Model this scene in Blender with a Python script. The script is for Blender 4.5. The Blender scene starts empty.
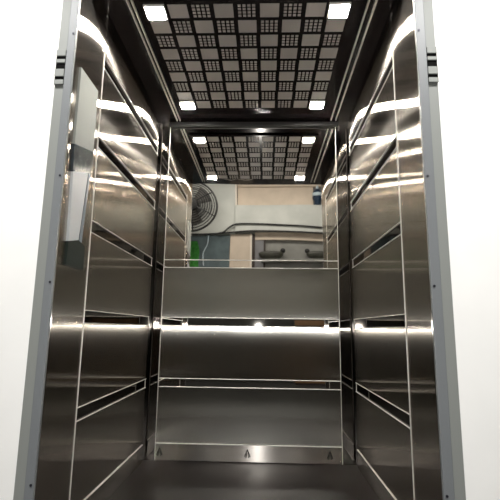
import bpy, bmesh, math, random
from mathutils import Vector, Matrix
random.seed(4)
C = bpy.context.scene.collection
SC = bpy.context.scene

# ------------------------------------------------------------------ materials
def newmat(name):
    m = bpy.data.materials.new(name); m.use_nodes = True
    nt = m.node_tree; nt.nodes.clear()
    out = nt.nodes.new('ShaderNodeOutputMaterial')
    return m, nt, out

def principled(name, col, rough=.5, metal=0., noise=0., scale=20., bump=0., spec=.5):
    m, nt, out = newmat(name)
    b = nt.nodes.new('ShaderNodeBsdfPrincipled')
    b.inputs['Base Color'].default_value = (*col, 1)
    b.inputs['Roughness'].default_value = rough
    b.inputs['Metallic'].default_value = metal
    b.inputs['Specular IOR Level'].default_value = spec
    nt.links.new(b.outputs[0], out.inputs[0])
    if noise or bump:
        tc = nt.nodes.new('ShaderNodeTexCoord')
        n = nt.nodes.new('ShaderNodeTexNoise'); n.inputs['Scale'].default_value = scale
        n.inputs['Detail'].default_value = 5
        nt.links.new(tc.outputs['Object'], n.inputs['Vector'])
        if noise:
            r = nt.nodes.new('ShaderNodeValToRGB')
            r.color_ramp.elements[0].position = .3; r.color_ramp.elements[1].position = .7
            r.color_ramp.elements[0].color = (*[c*(1-noise) for c in col], 1)
            r.color_ramp.elements[1].color = (*[min(1, c*(1+noise)) for c in col], 1)
            nt.links.new(n.outputs['Fac'], r.inputs[0]); nt.links.new(r.outputs[0], b.inputs['Base Color'])
        if bump:
            bp = nt.nodes.new('ShaderNodeBump'); bp.inputs['Strength'].default_value = 1
            bp.inputs['Distance'].default_value = bump
            nt.links.new(n.outputs['Fac'], bp.inputs['Height']); nt.links.new(bp.outputs[0], b.inputs['Normal'])
    return m

def steel(name, wide_axis, col, rough, aniso, wave=.004, wscale=2.2):
    """Brushed sheet: the highlight spreads along wide_axis; a slow noise bump is the unevenness of thin sheet."""
    m, nt, out = newmat(name)
    g = nt.nodes.new('ShaderNodeBsdfAnisotropic')
    g.distribution = 'GGX'
    g.inputs['Roughness'].default_value = rough
    g.inputs['Anisotropy'].default_value = -aniso
    tc = nt.nodes.new('ShaderNodeTexCoord')
    v = nt.nodes.new('ShaderNodeCombineXYZ')
    for i in range(3): v.inputs[i].default_value = wide_axis[i]
    vt = nt.nodes.new('ShaderNodeVectorTransform'); vt.vector_type = 'VECTOR'; vt.convert_from = 'WORLD'; vt.convert_to = 'WORLD'
    nt.links.new(v.outputs[0], vt.inputs[0])
    nt.links.new(vt.outputs[0], g.inputs['Tangent'])
    # fine grain, long along the brushing direction
    mp = nt.nodes.new('ShaderNodeMapping')
    s = [260 if abs(a) > .5 else 6 for a in wide_axis]
    mp.inputs['Scale'].default_value = s
    n2 = nt.nodes.new('ShaderNodeTexNoise'); n2.inputs['Scale'].default_value = 1; n2.inputs['Detail'].default_value = 2
    nt.links.new(tc.outputs['Object'], mp.inputs['Vector']); nt.links.new(mp.outputs[0], n2.inputs['Vector'])
    r = nt.nodes.new('ShaderNodeValToRGB')
    r.color_ramp.elements[0].color = (*[c*.93 for c in col], 1); r.color_ramp.elements[1].color = (*[min(1, c*1.07) for c in col], 1)
    nt.links.new(n2.outputs['Fac'], r.inputs[0]); nt.links.new(r.outputs[0], g.inputs['Color'])
    n = nt.nodes.new('ShaderNodeTexNoise'); n.inputs['Scale'].default_value = wscale; n.inputs['Detail'].default_value = 1
    nt.links.new(tc.outputs['Object'], n.inputs['Vector'])
    bp = nt.nodes.new('ShaderNodeBump'); bp.inputs['Strength'].default_value = 1; bp.inputs['Distance'].default_value = wave
    nt.links.new(n.outputs['Fac'], bp.inputs['Height']); nt.links.new(bp.outputs[0], g.inputs['Normal'])
    nt.links.new(g.outputs[0], out.inputs[0])
    return m

def mirror_mat(name, col, rough, wave=0., wscale=2.):
    m, nt, out = newmat(name)
    g = nt.nodes.new('ShaderNodeBsdfAnisotropic'); g.distribution = 'GGX'
    g.inputs['Color'].default_value = (*col, 1); g.inputs['Roughness'].default_value = rough
    if wave:
        tc = nt.nodes.new('ShaderNodeTexCoord')
        n = nt.nodes.new('ShaderNodeTexNoise'); n.inputs['Scale'].default_value = wscale; n.inputs['Detail'].default_value = 0
        nt.links.new(tc.outputs['Object'], n.inputs['Vector'])
        bp = nt.nodes.new('ShaderNodeBump'); bp.inputs['Strength'].default_value = 1; bp.inputs['Distance'].default_value = wave
        nt.links.new(n.outputs['Fac'], bp.inputs['Height']); nt.links.new(bp.outputs[0], g.inputs['Normal'])
    nt.links.new(g.outputs[0], out.inputs[0])
    return m

def emit(name, col, s):
    m, nt, out = newmat(name)
    e = nt.nodes.new('ShaderNodeEmission'); e.inputs[0].default_value = (*col, 1); e.inputs[1].default_value = s
    nt.links.new(e.outputs[0], out.inputs[0]); return m

STEELC = (.60, .56, .51)
M = {}
M['steel_side'] = steel('brushed_steel_side', (0, 1, 0), STEELC, .16, .80, .0016, 1.6)
M['steel_back'] = steel('brushed_steel_back', (1, 0, 0), (.57, .56, .52), .17, .78, .0015)
M['steel_kick'] = steel('brushed_steel_kick', (0, 0, 1), (.52, .49, .46), .21, .74, .0)
M['mirror'] = mirror_mat('polished_mirror_steel', (.74, .71, .67), .02, .0012, 2.5)
M['strip'] = mirror_mat('mirror_strip_steel', (.16, .15, .14), .03, .001, 3)
M['corner'] = mirror_mat('corner_mirror_steel', (.20, .19, .18), .05, .0015, 3)
M['bead'] = principled('satin_steel_bead', (.66, .64, .61), .38, .35)
M['black_ceiling'] = principled('black_polished_sheet', (.010, .008, .008), .12, 0, spec=.2)
M['tile'] = principled('etched_grey_tile', (.30, .28, .265), .5, 0)
M['lamp_frame'] = principled('lamp_frame_white', (.8, .78, .75), .4)
M['lamp'] = emit('lit_diffuser', (1.0, .95, .86), 450)
M['floor'] = principled('dark_speckled_floor', (.0055, .0040, .0040), .34, 0, .5, 160, .0, spec=.10)
M['jamb'] = principled('grey_painted_jamb', (.16, .172, .182), .45, 0)
M['white_wall'] = principled('white_plaster', (.86, .86, .85), .8, 0, .02, 6)
M['pale_wall'] = principled('pale_grey_plaster', (.60, .62, .58), .85, 0, .10, 3.5, .002)
M['architrave'] = principled('pale_grey_green_paint', (.21, .222, .212), .6)
M['added_dark'] = principled('added_dark_board', (.016, .016, .014), .7)  # for boards added to keep the lower steel's reflections dark
M['cream'] = principled('cream_paint', (.66, .56, .45), .7, 0, .08, 5)
M['cream_light'] = principled('light_cream_edge', (.85, .78, .68), .6)
M['teal'] = principled('teal_grey_paint', (.085, .12, .13), .5, 0, .25, 6)
M['grey_wall'] = principled('grey_plaster', (.27, .27, .25), .85, 0, .15, 5)
M['door_grey'] = principled('grey_door', (.22, .22, .23), .5, 0, .1, 5)
M['dark_brown'] = principled('dark_brown_wood', (.035, .022, .018), .5, 0, .2, 12)
M['black'] = principled('black_plastic', (.012, .012, .012), .45)
M['fan_black'] = principled('black_fan_metal', (.02, .02, .02), .4, .3)
M['fan_grey'] = principled('grey_fan_blade', (.34, .33, .31), .45)
M['green'] = principled('green_cloth', (.06, .34, .05), .8, 0, .3, 25, .002)
M['blue'] = principled('dark_blue_plastic', (.015, .035, .07), .3)
M['label'] = principled('pale_label', (.55, .66, .72), .5)
M['olive'] = principled('olive_dark_enamel', (.05, .05, .038), .4, 0, .3, 20)
M['concrete'] = principled('dark_concrete', (.014, .014, .013), .8, 0, .3, 8, .002)
M['cop_grey'] = principled('cop_pale_grey', (.24, .25, .24), .75, spec=.2)
M['cop_white'] = principled('cop_plain_white', (.42, .44, .46), .3)
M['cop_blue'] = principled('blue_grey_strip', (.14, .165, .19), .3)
M['cop_slate'] = principled('dark_blue_grey_gloss', (.03, .037, .045), .18, 0, .35, 60)
M['cop_dark'] = principled('dark_green_grey_gloss', (.016, .022, .02), .2)
M['screw'] = principled('dark_screw', (.03, .03, .04), .4, .6)
M['mark'] = principled('dark_slot', (.004, .004, .004), .8, spec=.05)
M['brownish'] = principled('brown_card', (.16, .085, .035), .7)

# ------------------------------------------------------------------ mesh helpers
def bx(bm, x0, x1, y0, y1, z0, z1, bev=0., seg=2, mi=0):
    vs = [bm.verts.new(p) for p in ((x0,y0,z0),(x1,y0,z0),(x1,y1,z0),(x0,y1,z0),(x0,y0,z1),(x1,y0,z1),(x1,y1,z1),(x0,y1,z1))]
    fs = [bm.faces.new([vs[i] for i in q]) for q in ((0,3,2,1),(4,5,6,7),(0,1,5,4),(1,2,6,5),(2,3,7,6),(3,0,4,7))]
    for f in fs: f.material_index = mi
    if bev:
        es = list({e for f in fs for e in f.edges})
        r = bmesh.ops.bevel(bm, geom=es, offset=bev, segments=seg, affect='EDGES', profile=.5)
        for f in r['faces']: f.material_index = mi
    return bm

def box(*a, **k): return bx(bmesh.new(), *a, **k)

def tube(bm, pts, r, n=8, closed=False):
    pts = [Vector(p) for p in pts]; N = len(pts); rings = []
    up = None
    for i, p in enumerate(pts):
        if closed: t = pts[(i+1) % N] - pts[i-1]
        else: t = pts[min(i+1, N-1)] - pts[max(i-1, 0)]
        t.normalize()
        if up is None: up = t.orthogonal().normalized()
        up = (up - t*up.dot(t)).normalized(); w = t.cross(up)
        rr = r[i] if isinstance(r, (list, tuple)) else r
        rings.append([bm.verts.new(p + (up*math.cos(2*math.pi*k/n) + w*math.sin(2*math.pi*k/n))*rr) for k in range(n)])
    for i in range(N if closed else N-1):
        a, b = rings[i], rings[(i+1) % N]
        off = 0
        if closed and i == N-1:
            off = min(range(n), key=lambda o: (a[0].co - b[o].co).length)
        for k in range(n): bm.faces.new((a[k], a[(k+1) % n], b[(k+1+off) % n], b[(k+off) % n]))
    if not closed:
        bm.faces.new(rings[0][::-1]); bm.faces.new(rings[-1])
    return bm

def lathe(bm, prof, axis_o, axis='Z', n=24):
    rings = []
    for r, h in prof:
        ring = []
        for k in range(n):
            a = 2*math.pi*k/n; c, s = r*math.cos(a), r*math.sin(a)
            p = (c, s, h) if axis == 'Z' else ((h, c, s) if axis == 'X' else (c, h, s))
            ring.append(bm.verts.new(Vector(p) + Vector(axis_o)))
        rings.append(ring)
    for a, b in zip(rings, rings[1:]):
        for k in range(n): bm.faces.new((a[k], a[(k+1) % n], b[(k+1) % n], b[k]))
    bm.faces.new(rings[0][::-1]); bm.faces.new(rings[-1])
    return bm

def prism(bm, poly, axis, a0, a1):
    """poly in the two other axes; extruded along axis from a0 to a1"""
    def mk(p, a):
        return {'X': (a, p[0], p[1]), 'Y': (p[0], a, p[1]), 'Z': (p[0], p[1], a)}[axis]
    A = [bm.verts.new(mk(p, a0)) for p in poly]; B = [bm.verts.new(mk(p, a1)) for p in poly]
    bm.faces.new(A); bm.faces.new(B[::-1]); n = len(poly)
    for k in range(n): bm.faces.new((A[k], B[k], B[(k+1) % n], A[(k+1) % n]))
    return bm

WORLD = {}
def obj(name, bm, mat, parent=None, smooth=False):
    bmesh.ops.recalc_face_normals(bm, faces=bm.faces)
    org = Vector((0, 0, 0))
    if parent is None:
        xs = [v.co for v in bm.verts]
        lo = Vector([min(v[i] for v in xs) for i in range(3)]); hi = Vector([max(v[i] for v in xs) for i in range(3)])
        org = Vector(((lo.x+hi.x)/2, (lo.y+hi.y)/2, lo.z))
    else: org = WORLD[parent.name]
    for v in bm.verts: v.co -= org
    me = bpy.data.meshes.new(name); bm.to_mesh(me); bm.free()
    for m in (mat if isinstance(mat, list) else [mat]): me.materials.append(m)
    if smooth:
        for p in me.polygons: p.use_smooth = True
    o = bpy.data.objects.new(name, me); C.objects.link(o)
    if parent is None: o.location = org
    else: o.parent = parent
    WORLD[o.name] = org.copy()
    return o

def tag(o, label, cat, group=None):
    o['label'] = label; o['category'] = cat
    if group: o['group'] = group
    return o

def thing(name, label, cat, loc, group=None):
    o = bpy.data.objects.new(name, None); C.objects.link(o); o.location = loc
    WORLD[o.name] = Vector(loc)
    return tag(o, label, cat, group)

def struct(name, bm, mat, label=None):
    o = obj(name, bm, mat); o['kind'] = 'structure'
    if label: o['label'] = label
    return o

# ------------------------------------------------------------------ dimensions (metres)
XL, XR = -.728, .555            # faces of the side panels
YF, YB = 1.495, 2.832           # front edge of the car, face of the back panels
ZC = 2.203                      # ceiling
SH = .014                       # how far the panels stand off the shell
PXL, PXR = -.663, .475          # edges of the back panels
YS = 1.765                      # joint between front return panel and side panels
YE = 2.778                      # rear end of the side panels
KT = .105                       # top of the kick plates
BH = .0255                      # half height of a mirror strip
BZ = [.460, .838, 1.213, 1.589, 1.966]   # strip centres

# ------------------------------------------------------------------ car shell
w = struct('wall_left', box(XL-SH-.03, XL-SH, YF, YB+SH, 0, ZC+.01), M['corner'])
struct('wall_right', box(XR+SH, XR+SH+.03, YF, YB+SH, 0, ZC+.01), M['corner'])
struct('wall_back', box(XL-SH-.03, XR+SH+.03, YB+SH, YB+SH+.03, 0, ZC+.01), M['corner'])
struct('ceiling', box(XL-SH-.03, XR+SH+.03, YF, YB+SH+.03, ZC+.01, ZC+.04), M['black_ceiling'])
struct('floor', box(XL-SH-.03, XR+SH+.03, YF-.02, YB+SH+.03, -.04, 0), M['floor'])

# ------------------------------------------------------------------ steel panels, mirror strips, kick plates
ROW = ['lowest', 'second from the floor', 'third from the floor', 'fourth from the floor', 'fifth from the floor', 'topmost']
def side_wall(side):
    left = side == 'left'
    xf = XL if left else XR
    s = 1 if left else -1                 # towards the car interior
    def X(a, b):                           # interval measured inwards from the face
        p, q = xf + s*a, xf + s*b
        return (min(p, q), max(p, q))
    edges = [KT+.003] + [v for z in BZ for v in (z-BH, z+BH)] + [ZC+.004]
    rows = [(edges[i], edges[i+1]) for i in range(0, len(edges), 2)]
    where = ['low above the kick plate', 'just under the middle mirror strip', 'just above the middle mirror strip',
             'streaked by lamp glare', 'high under the top mirror strip', 'in shade under the ceiling']
    for i, (z0, z1) in enumerate(rows):
        p = obj('wall_panel', box(*X(-SH+.0005, 0), YS+.002, YE, z0+.001, z1-.001, bev=.002), M['steel_side'])
        tag(p, f'brushed steel panel of the {side} side wall, {ROW[i]}, {where[i]}', 'wall panel', f'{side} side wall panels')
    order = ['lowest', 'second from the floor', 'third from the floor', 'fourth from the floor', 'highest']
    for i, z in enumerate(BZ):
        t = thing('mirror_strip', f'narrow dark mirror strip along the {side} side wall, {order[i]} of five', 'mirror strip', (xf, (YS+YE)/2, z-BH), f'{side} wall mirror strips')
        obj('strip_face', box(*X(-SH+.0005, -.005), YS+.002, YE, z-BH+.001, z+BH-.001), M['strip'], t)
        for zz in (z-BH, z+BH):
            obj('edge_bead', box(*X(-.004, .003), YS+.002, YE, zz-.0013, zz+.0013, bev=.0006), M['bead'], t)
    # front return panel with its pale joint
    t = thing('front_return_panel', f'tall plain brushed steel panel at the {side} front edge of the lift car', 'wall panel', (xf, (YF+YS)/2, KT))
    obj('panel_sheet', box(*X(-SH+.0005, 0), YF+.001, YS-.002, KT+.004, ZC+.004, bev=.002), M['steel_side'], t)
    obj('edge_bead', box(*X(-.004, .003), YS-.0011, YS+.0011, KT+.003, 2.02, bev=.001), M['bead'], t)
    # kick plate
    k = struct(f'baseboard_{side}', box(*X(-SH+.0005, .001), YF+.001, YE, .002, KT-.002, bev=.001), M['steel_kick'])
    obj('edge_bead', box(*X(-.004, .0035), YF+.001, YE, KT-.0045, KT+.0005, bev=.001), M['bead'], k)
    # rear corner: polished post between side and back panels
    a, b = (XL, PXL) if left else (PXR, XR)
    t = thing('corner_post', f'dark polished upright in the rear {side} corner of the lift car', 'corner post', ((a+b)/2, YB, 0))
    obj('back_face', box(a-(.012 if left else -.002), b-(.002 if left else -.012), YB+.004, YB+SH-.0005, .002, ZC+.004), M['corner'], t)
    obj('side_face', box(*X(-SH+.0005, -.006), YE+.003, YB+.003, .002, ZC+.004), M['corner'], t)
    obj('edge_bead', box(*X(-.010, -.002), YE+.0005, YE+.0035, .11, ZC-.02, bev=.001), M['bead'], t)
for s in ('left', 'right'): side_wall(s)

# back wall: three steel panels, three mirror strips, large mirror, kick plate
PL, PR = PXL+.002, PXR-.002
mz = BZ[2] + BH
for i, (z0, z1) in enumerate([(KT+.003, BZ[0]-BH), (BZ[0]+BH, BZ[1]-BH), (BZ[1]+BH, BZ[2]-BH)]):
    p = obj('wall_panel', box(PL, PR, YB, YB+SH-.0005, z0+.001, z1-.001, bev=.002), M['steel_back'])
    tag(p, ['wide brushed steel panel on the back wall, lowest, above the kick plate with marks',
            'wide brushed steel panel on the back wall, middle one, glaring along its top edge',
            'wide brushed steel panel on the back wall, upper one just below the large mirror'][i], 'wall panel', 'back wall panels')
for i, z in enumerate(BZ[:3]):
    t = thing('mirror_strip', ['narrow mirror strip across the back wall, lowest of three',
                               'narrow mirror strip across the back wall, middle one with the bright star of light',
                               'narrow mirror strip across the back wall, directly under the large mirror'][i], 'mirror strip', ((PL+PR)/2, YB, z-BH), 'back wall mirror strips')
    obj('strip_face', box(PL, PR, YB+.005, YB+SH-.0005, z-BH+.001, z+BH-.001), M['mirror'], t)
    for zz in (z-BH, z+BH):
        obj('edge_bead', box(PL, PR, YB-.003, YB+.004, zz-.0020, zz+.0020, bev=.001), M['bead'], t)
t = thing('wall_mirror', 'large polished mirror panel covering the upper back wall up to the ceiling', 'mirror', ((PL+PR)/2, YB, mz))
obj('mirror_face', box(PL, PR, YB+.003, YB+SH-.0005, mz+.003, ZC-.036), M['mirror'], t)
obj('top_rail', box(XL+.06, XR-.06, YB-.022, YB+.002, ZC-.034, ZC-.004, bev=.003), M['black'], t)
k = struct('baseboard_back', box(PL, PR, YB-.001, YB+SH-.0005, .004, KT-.003, bev=.001), M['steel_kick'])
obj('edge_bead', box(PL, PR, YB-.0035, YB+.004, KT-.0055, KT, bev=.001), M['bead'], k)
for xm in (-.635, -.098, .400):                    # pressed chevron marks
    bm = bmesh.new()
    for s in (-1, 1):
        prism(bm, [(xm-s*.001, .080), (xm+s*.0035, .075), (xm+s*.0195, .036), (xm+s*.0140, .034), (xm-s*.001, .069)], 'Y', YB-.0030, YB-.0008)
        prism(bm, [(xm+s*.0005, .056), (xm+s*.0045, .053), (xm+s*.0115, .030), (xm+s*.0060, .029)], 'Y', YB-.0030, YB-.0008)
    obj('chevron_mark', bm, M['mark'], k)
n = 0
for x, nm in ((PXL, 'left'), (PXR, 'right')):
    n += 1
    struct(f'trim_{n}', box(x-.0015, x+.0015, YB-.003, YB+.004, .004, ZC-.036, bev=.001), M['bead'])

# ------------------------------------------------------------------ ceiling panel with its etched tiles, rails, lamps
PX0, PY0, PP = -.500, 1.741, .1024
PQ = .1043
t = thing('ceiling_panel', 'dark ceiling panel with a chequer of plain and perforated grey squares', 'ceiling panel', (PX0+4*PP, PY0+4*PQ, ZC-.003))
bm = box(PX0-.066, PX0+8*PP+.066, PY0-.062, PY0+8*PQ+.062, ZC-.003, ZC+.0095, bev=.002)
obj('panel_sheet', bm, M['black_ceiling'], t)
bm = bmesh.new()
zt0, zt1 = ZC-.0045, ZC-.0028
LAMPS = {(0, 0), (8, 0), (0, 8), (8, 8)}
def q(x0, x1, y0, y1): bx(bm, x0, x1, y0, y1, zt0, zt1)
for i in range(9):
    for j in range(9):
        if (i, j) in LAMPS: continue
        cx, cy = PX0+i*PP, PY0+j*PQ; h = .0425
        if (i+j) % 2: q(cx-h, cx+h, cy-h, cy+h)
        else:
            c = .0138; st = 2*h/4
            for a in range(4):
                for b in range(4):
                    x = cx-h+st*(a+.5); y = cy-h+st*(b+.5)
                    q(x-c/2, x+c/2, y-c/2, y+c/2)
obj('etched_squares', bm, M['tile'], t)
for (i, j), wh in zip(sorted(LAMPS), ('front left, nearest the operating panel', 'rear left, near the mirror', 'front right, near the door edge', 'rear right, near the mirror')):
    cx, cy = PX0+i*PP, PY0+j*PQ
    L = thing('downlight', f'square glowing ceiling lamp, {wh}', 'ceiling lamp', (cx, cy, ZC-.012), 'square ceiling lamps')
    h = .046
    bm = bmesh.new()
    for a in ((-h, h, -h, -h+.006), (-h, h, h-.006, h), (-h, -h+.006, -h+.006, h-.006), (h-.006, h, -h+.006, h-.006)):
        bx(bm, cx+a[0], cx+a[1], cy+a[2], cy+a[3], ZC-.0125, ZC-.0032)
    obj('lamp_frame', bm, M['lamp_frame'], L)
    hh, rc = h-.0062, .014
    poly = [(cx+sx*(hh-rc)+rc*math.cos(a0+k*math.pi/8), cy+sy*(hh-rc)+rc*math.sin(a0+k*math.pi/8)) for sx, sy, a0 in ((1,1,0), (-1,1,math.pi/2), (-1,-1,math.pi), (1,-1,1.5*math.pi)) for k in range(5)]
    obj('diffuser', prism(bmesh.new(), poly, 'Z', ZC-.0140, ZC-.0034), M['lamp'], L)
for x in (-.612, -.592, .442, .474):
    n += 1
    struct(f'trim_{n}', box(x-.003, x+.003, YF+.1, YB-.03, ZC-.004, ZC+.0095), M['bead'])
bm = tube(bmesh.new(), [(-.46, 1.655, 2.211), (-.40, 1.668, 2.206), (-.33, 1.655, 2.200), (-.27, 1.666, 2.206), (-.20, 1.66, 2.202), (-.16, 1.668, 2.200), (-.12, 1.655, 2.211)], .003)
tag(obj('loose_cable', bm, M['bead'], smooth=True), 'thin loose pale cable along the front edge of the ceiling panel', 'cable')

# ------------------------------------------------------------------ operating panel on the left front return
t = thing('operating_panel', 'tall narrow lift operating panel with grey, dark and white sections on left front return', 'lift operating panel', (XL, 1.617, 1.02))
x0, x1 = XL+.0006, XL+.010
def plate(nm, poly, mat, d=0.): obj(nm, prism(bmesh.new(), poly, 'X', x0, x1+d), mat, t)  # flat coloured sections with slanted edges, no working parts modelled
plate('upper_section', [(1.530, 1.475), (1.704, 1.515), (1.704, 1.790), (1.530, 1.790)], M['cop_grey'])
plate('dark_section', [(1.538, 1.368), (1.693, 1.418), (1.704, 1.515), (1.530, 1.475)], M['cop_slate'], -.001)
plate('white_section', [(1.548, 1.106), (1.633, 1.126), (1.672, 1.411), (1.538, 1.368)], M['cop_white'])
plate('dark_line', [(1.633, 1.126), (1.641, 1.124), (1.679, 1.413), (1.672, 1.411)], M['cop_dark'], -.002)
plate('blue_grey_section', [(1.641, 1.124), (1.664, 1.120), (1.693, 1.418), (1.679, 1.413)], M['cop_blue'])
plate('side_section', [(1.664, 1.120), (1.698, 1.110), (1.704, 1.515), (1.693, 1.418)], M['steel_side'])
plate('base_section', [(1.546, 1.018), (1.698, 1.018), (1.698, 1.110), (1.664, 1.120), (1.641, 1.124), (1.633, 1.126), (1.548, 1.106)], M['cop_dark'])

# ------------------------------------------------------------------ door jambs and landing front wall
for s, (a, b) in (('left', (XL-.031, XL-.0005)), ('right', (XR+.0005, XR+.034))):
    n += 1
    j = struct(f'trim_{n}', box(a, b, YF-.014, YF-.001, -.0, 2.26, bev=.002), M['jamb'], f'grey painted steel door jamb on the {s}, with small dark screws')
    for z in (.30, .948, 1.332, 1.9):
        xs = XL-.010 if s == 'left' else XR+.010
        obj('screw', lathe(bmesh.new(), [(.0042, YF-.0165), (.0042, YF-.0135)], (xs, 0, z), 'Y', 12), M['screw'], j)
wl, wr = XL-.0315, XR+.0345
bm = bmesh.new()
bx(bm, -2.6, wl, YF-.001, YF+.12, -.0, 3.5)
bx(bm, wr, 2.6, YF-.001, YF+.12, -.0, 3.5)
bx(bm, wl, wr, YF-.001, YF+.12, 2.262, 3.5)
struct('wall_front', bm, M['white_wall'])
for s, a, b in (('left', wl-.036, wl-.0005), ('right', wr+.0005, wr+.036)):
    t = thing('door_track', f'stub of a pale slotted door track on the landing wall, {s} of the opening', 'door track', ((a+b)/2, YF-.006, 1.69))
    for z0, z1 in ((1.690, 1.708), (1.722, 1.752), (1.778, 1.792), (1.806, 1.832)):
        obj('rail', box(a, b, YF-.016, YF-.0062, z0, z1, bev=.001), M['architrave'], t)
    for z0, z1 in ((1.7085, 1.7215), (1.7525, 1.7775), (1.7925, 1.8055)):
        obj('slot', box(a, b, YF-.0115, YF-.0062, z0, z1), M['mark'], t)
    n += 1
    struct(f'trim_{n}', box(a, b, YF-.006, YF-.0012, 0, 2.26), M['architrave'])

# ------------------------------------------------------------------ landing behind the viewer (seen in the mirror)
YW = -1.3
struct('floor_landing', box(-2.6, 2.6, YW-.2, YF-.021, -.10, -.0005), M['concrete'])
n += 1; struct(f'trim_{n}', box(-2.6, -2.57, YW+.06, YF-.01, 0, 1.0), M['added_dark'])  # dark boards added round the landing, so the lower steel reflects dark
n += 1; struct(f'trim_{n}', box(2.57, 2.6, YW+.06, YF-.01, 0, 1.0), M['added_dark'])
struct('wall_side_left', box(-2.7, -2.6, YW-.2, YF+.12, 0, 3.5), M['grey_wall'])
struct('wall_side_right', box(2.6, 2.7, YW-.2, YF+.12, 0, 3.5), M['grey_wall'])
struct('ceiling_landing', box(-2.7, 2.7, YW-.2, YF+.12, 3.5, 3.6), M['grey_wall'])
n += 1; struct(f'trim_{n}', box(-2.6, 2.6, YW-.005, YW+.05, 0, 1.0), M['added_dark'])
struct('wall_behind', box(-2.6, 2.6, YW-.2, YW-.08, 0, 3.5), M['grey_wall'])
struct('wall_upper', box(-2.6, -.497, YW-.08, YW, 2.30, 3.5), M['pale_wall'])
struct('beam', box(-.497, 2.6, YW-.08, YW+.03, 2.338, 2.800), M['pale_wall'])
n += 1; struct(f'trim_{n}', box(-.497, -.470, YW-.08, YW+.01, 2.80, 3.5), M['cream_light'])
struct('wall_cream_recess', box(-.46, .80, YW-.08, YW-.05, 2.801, 3.14), M['cream'])
struct('wall_cream_upper', box(-.46, 2.6, YW-.08, YW-.02, 3.14, 3.22), M['cream'])
struct('wall_dark_upper', box(-.46, 2.6, YW-.08, YW-.02, 3.22, 3.5), M['dark_brown'])
struct('door_1', box(-1.45, -.58, YW-.08, YW-.01, 0, 2.285), M['teal'])
t = thing('door_leaf', 'cream door leaf with a bright edge across the landing', 'door', (-.4, YW, 0))
obj('leaf_board', box(-.572, -.245, YW-.0795, YW-.02, 0, 2.30), M['cream'], t)
obj('leaf_edge', box(-.244, -.215, YW-.0795, YW-.01, 0, 2.31), M['cream_light'], t)
n += 1; struct(f'trim_{n}', box(-.213, -.165, YW-.08, YW-.015, 0, 2.30), M['dark_brown'])
n += 1; struct(f'trim_{n}', box(-.163, 1.6, YW-.08, YW-.03, 2.215, 2.335), M['cream'])
struct('door_2', box(-.163, -.02, YW-.08, YW-.04, 0, 2.212), M['door_grey'])
n += 1; struct(f'trim_{n}', box(-.019, .012, YW-.08, YW-.03, 0, 2.212), M['dark_brown'])

# wall fan
FX, FY, FZ, FR = -1.17, YW+.26, 2.70, .40
t = thing('wall_fan', 'black round wall fan with wire guard across the landing', 'fan', (FX, YW, FZ-.1))
bm = bmesh.new()
for k, r in enumerate([.40, .36, .325, .29, .255, .22, .185, .15]):
    dy = .10*(1-(r/.40)**2)
    tube(bm, [(FX+r*math.cos(a), FY+dy, FZ+r*math.sin(a)) for a in [2*math.pi*i/48 for i in range(48)]], .016 if k == 0 else .0075, 6, True)
for i in range(6):
    a = 2*math.pi*i/6 - .45
    tube(bm, [(FX+r*math.cos(a), FY+.10*(1-(r/.40)**2)+.004, FZ+r*math.sin(a)) for r in (.06, .15, .25, .33, .40)], .010, 6)
for k, r in enumerate([.40, .30, .2]):
    tube(bm, [(FX+r*math.cos(a), FY-.10*(1-(r/.40)**2), FZ+r*math.sin(a)) for a in [2*math.pi*i/48 for i in range(48)]], .005, 6, True)
obj('wire_guard', bm, M['fan_black'], t)
obj('motor', lathe(bmesh.new(), [(.05, FY-.22), (.11, FY-.20), (.11, FY-.06), (.07, FY-.045)], (FX, 0, FZ), 'Y'), M['fan_black'], t)
obj('hub', lathe(bmesh.new(), [(.11, FY+.055), (.115, FY+.09), (.10, FY+.11), (.04, FY+.118)], (FX, 0, FZ), 'Y'), M['fan_black'], t)
for i in range(3):
    bm = bmesh.new(); a0 = 2*math.pi*i/3 + .7
    g = []
    for r in (.05, .15, .25, .33):
        row = []
        for u in (-.5, -.2, .2, .5):
            a = a0 + u*(.9 if r > .1 else 1.4)
            row.append(bm.verts.new((FX+r*math.cos(a), FY+.02+u*.07, FZ+r*math.sin(a))))
        g.append(row)
    for p, qq in zip(g, g[1:]):
        for k in range(3): bm.faces.new((p[k], p[k+1], qq[k+1], qq[k]))
    bmesh.ops.solidify(bm, geom=bm.faces[:], thickness=.004)
    obj('blade', bm, M['fan_grey'], t, True)
obj('bracket', box(FX-.035, FX+.035, YW+.001, FY-.19, FZ-.10, FZ-.02, bev=.004), M['fan_black'], t)

def curve(p, k=12):
    out = []
    P = [Vector(a) for a in p]; P = [2*P[0]-P[1]] + P + [2*P[-1]-P[-2]]
    for i in range(1, len(P)-2):
        for j in range(k):
            u = j/k
            out.append(.5*((2*P[i])+(-P[i-1]+P[i+1])*u+(2*P[i-1]-5*P[i]+4*P[i+1]-P[i+2])*u*u+(-P[i-1]+3*P[i]-3*P[i+1]+P[i+2])*u**3))
    out.append(P[-2]); return out
tag(obj('power_cable', tube(bmesh.new(), curve([(-.76, YW+.045, 2.31), (-.68, YW+.045, 2.33), (-.58, YW+.045, 2.41), (-.45, YW+.045, 2.46), (-.1, YW+.045, 2.462), (.3, YW+.045, 2.44), (.65, YW+.045, 2.435), (1.3, YW+.045, 2.41)]), .014, 8), M['black'], smooth=True),
    'thick black cable drooping along the pale beam across the landing', 'cable')
tag(obj('power_cable', tube(bmesh.new(), curve([(-1.4, YW+.014, 2.30), (-.75, YW+.014, 2.315), (-.2, YW+.043, 2.345), (.4, YW+.043, 2.335), (1.3, YW+.043, 2.34)]), .012, 8), M['black'], smooth=True),
    'black cable running along the bottom edge of the pale beam', 'cable')
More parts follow.
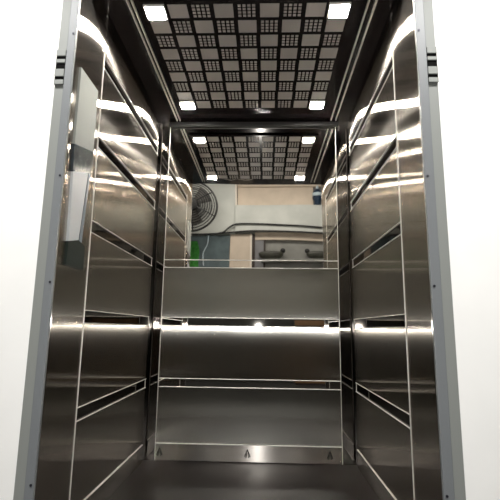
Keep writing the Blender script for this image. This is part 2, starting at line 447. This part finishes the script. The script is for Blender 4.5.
tag(obj('hanging_cord', tube(bmesh.new(), curve([(-.93, YW+.006, 2.29), (-.94, YW+.004, 2.15), (-1.0, YW+.006, 2.0), (-.99, YW+.006, 1.8)]), .009, 8), M['label'], smooth=True),
    'thin pale cord hanging down over the teal door', 'cord')
# green cloth hanging beside the teal door
bm = bmesh.new(); g = []
for i in range(9):
    u = i/8; row = []
    for j in range(13):
        v = j/12
        row.append(bm.verts.new((-1.27+.22*u*(.75+.25*v)+.02*math.sin(5*v), YW+.004+.010*math.sin(u*11+v*2)*(.3+v), 2.20-.42*v)))
    g.append(row)
for p, qq in zip(g, g[1:]):
    for k in range(12): bm.faces.new((p[k], p[k+1], qq[k+1], qq[k]))
bmesh.ops.solidify(bm, geom=bm.faces[:], thickness=.006)
tag(obj('green_cloth', bm, M['green'], smooth=True), 'bright green cloth hanging on the teal door under the fan', 'cloth')
# blue bottle on the beam
BX, BY, BB = .865, YW-.005, 2.800
t = thing('blue_bottle', 'dark blue bottle with pale label and tip standing on the pale beam', 'bottle', (BX, BY, BB))
bb = obj('bottle_body', lathe(bmesh.new(), [(.05, BB), (.055, BB+.01), (.055, BB+.07), (.08, BB+.11), (.08, BB+.22), (.045, BB+.27), (.03, BB+.285)], (BX, BY, 0)), M['blue'], t, True)
obj('bottle_label', lathe(bmesh.new(), [(.0815, BB+.15), (.0815, BB+.21)], (BX, BY, 0)), M['label'], bb, True)
obj('bottle_tip', lathe(bmesh.new(), [(.028, BB+.286), (.026, BB+.31), (.010, BB+.35)], (BX, BY, 0)), M['label'], t, True)
# brown slatted crate in front of the added dark board
t = thing('slatted_crate', 'tall brown slatted crate on the landing floor across from the lift', 'crate', (.80, -1.10, 0))
obj('crate_body', box(.45, 1.15, -1.235, -.965, 0, .93, bev=.006), M['dark_brown'], t)
bm = bmesh.new()
for i in range(9): bx(bm, .44, 1.16, -.964, -.950, .03+i*.103, .105+i*.103, bev=.003)
obj('slats', bm, M['brownish'], t)
# two dark oval basins on a ledge
n += 1; struct(f'trim_{n}', box(-.05, 1.6, YW-.08, YW+.10, 1.86, 1.90), M['grey_wall'])
for cx, ww, lb in ((.10, .20, 'dark oval basin with round end knob on the ledge, near the grey door'), (.86, .21, 'dark oval basin with round end knob on the ledge, below the blue bottle')):
    t = thing('oval_basin', lb, 'basin', (cx, YW+.01, 1.901), 'oval basins on the ledge')
    bm = lathe(bmesh.new(), [(.4, 0), (.75, .02), (.97, .06), (1.0, .10), (.9, .118), (.5, .13), (.1, .133)], (0, 0, 0))
    for v in bm.verts: v.co = Vector((cx+v.co.x*ww, YW+.01+v.co.y*.085, 1.901+v.co.z))
    obj('basin_body', bm, M['olive'], t, True)
    sg = 1 if cx < .5 else -1
    bm = bmesh.new(); bmesh.ops.create_uvsphere(bm, u_segments=16, v_segments=10, radius=.04)
    for v in bm.verts: v.co += Vector((cx+sg*ww*.93, YW+.01, 1.901+.135))
    obj('knob', bm, M['black'], t, True)

# ------------------------------------------------------------------ lights: unseen landing lamp, spots added for the front wall, the viewer's torch
def area(nm, loc, sx, sy, power, col, rot=(0, 0, 0)):
    l = bpy.data.lights.new(nm, 'AREA'); l.shape = 'RECTANGLE'; l.size = sx; l.size_y = sy; l.energy = power; l.color = col
    o = bpy.data.objects.new(nm, l); C.objects.link(o); o.location = loc; o.rotation_euler = rot
    return o
area('landing_ceiling_lamp', (0, -.1, 3.45), 2.4, .5, 58, (1, .97, .92))
for s, x in (('left', -1.15), ('right', 1.0)):  # unseen spots, added to wash the landing wall to white
    l = bpy.data.lights.new('added_wall_spot', 'SPOT'); l.energy = 330; l.spot_size = math.radians(46); l.spot_blend = .5; l.shadow_soft_size = .05; l.color = (1, .98, .95)
    o = bpy.data.objects.new('added_wall_spot_'+s, l); C.objects.link(o); o.location = (x*1.15, .35, 3.4)
    d = Vector((x, YF, 1.15)) - o.location
    o.rotation_euler = d.to_track_quat('-Z', 'Y').to_euler()
l = bpy.data.lights.new('torch', 'SPOT'); l.energy = 45; l.spot_size = math.radians(120); l.spot_blend = .6; l.shadow_soft_size = .02; l.color = (1, .98, .94)
o = bpy.data.objects.new('torch', l); C.objects.link(o); o.location = (-.075, 0.02, .832); o.rotation_euler = (math.pi/2, 0, 0)

W = bpy.data.worlds.new('world'); SC.world = W; W.use_nodes = True
W.node_tree.nodes['Background'].inputs[0].default_value = (.5, .5, .5, 1)
W.node_tree.nodes['Background'].inputs[1].default_value = .1

# ------------------------------------------------------------------ camera
cd = bpy.data.cameras.new('camera'); cam = bpy.data.objects.new('camera', cd); C.objects.link(cam)
cd.sensor_fit = 'HORIZONTAL'; cd.sensor_width = 36; cd.lens = 438.57/500*36; cd.clip_start = .05
cam.location = (0, 0, .80)
P_, YW_, R_ = .177, .0349, .0137
fwd = Vector((-math.sin(YW_)*math.cos(P_), math.cos(YW_)*math.cos(P_), math.sin(P_)))
right0 = Vector((math.cos(YW_), math.sin(YW_), 0)); up0 = right0.cross(fwd)
rt = right0*math.cos(R_) + up0*math.sin(R_)
up = rt.cross(fwd)
m3 = Matrix((rt, up, -fwd)).transposed()
cam.rotation_euler = m3.to_euler()
SC.camera = cam

SC.view_settings.view_transform = 'Standard'; SC.view_settings.look = 'None'
SC.view_settings.gamma = 1; SC.view_settings.use_curve_mapping = False
SC.view_settings.exposure = 0
SC.cycles.max_bounces = 16; SC.cycles.glossy_bounces = 12; SC.cycles.diffuse_bounces = 4
SC.cycles.blur_glossy = .3
SC.cycles.sample_clamp_indirect = 60
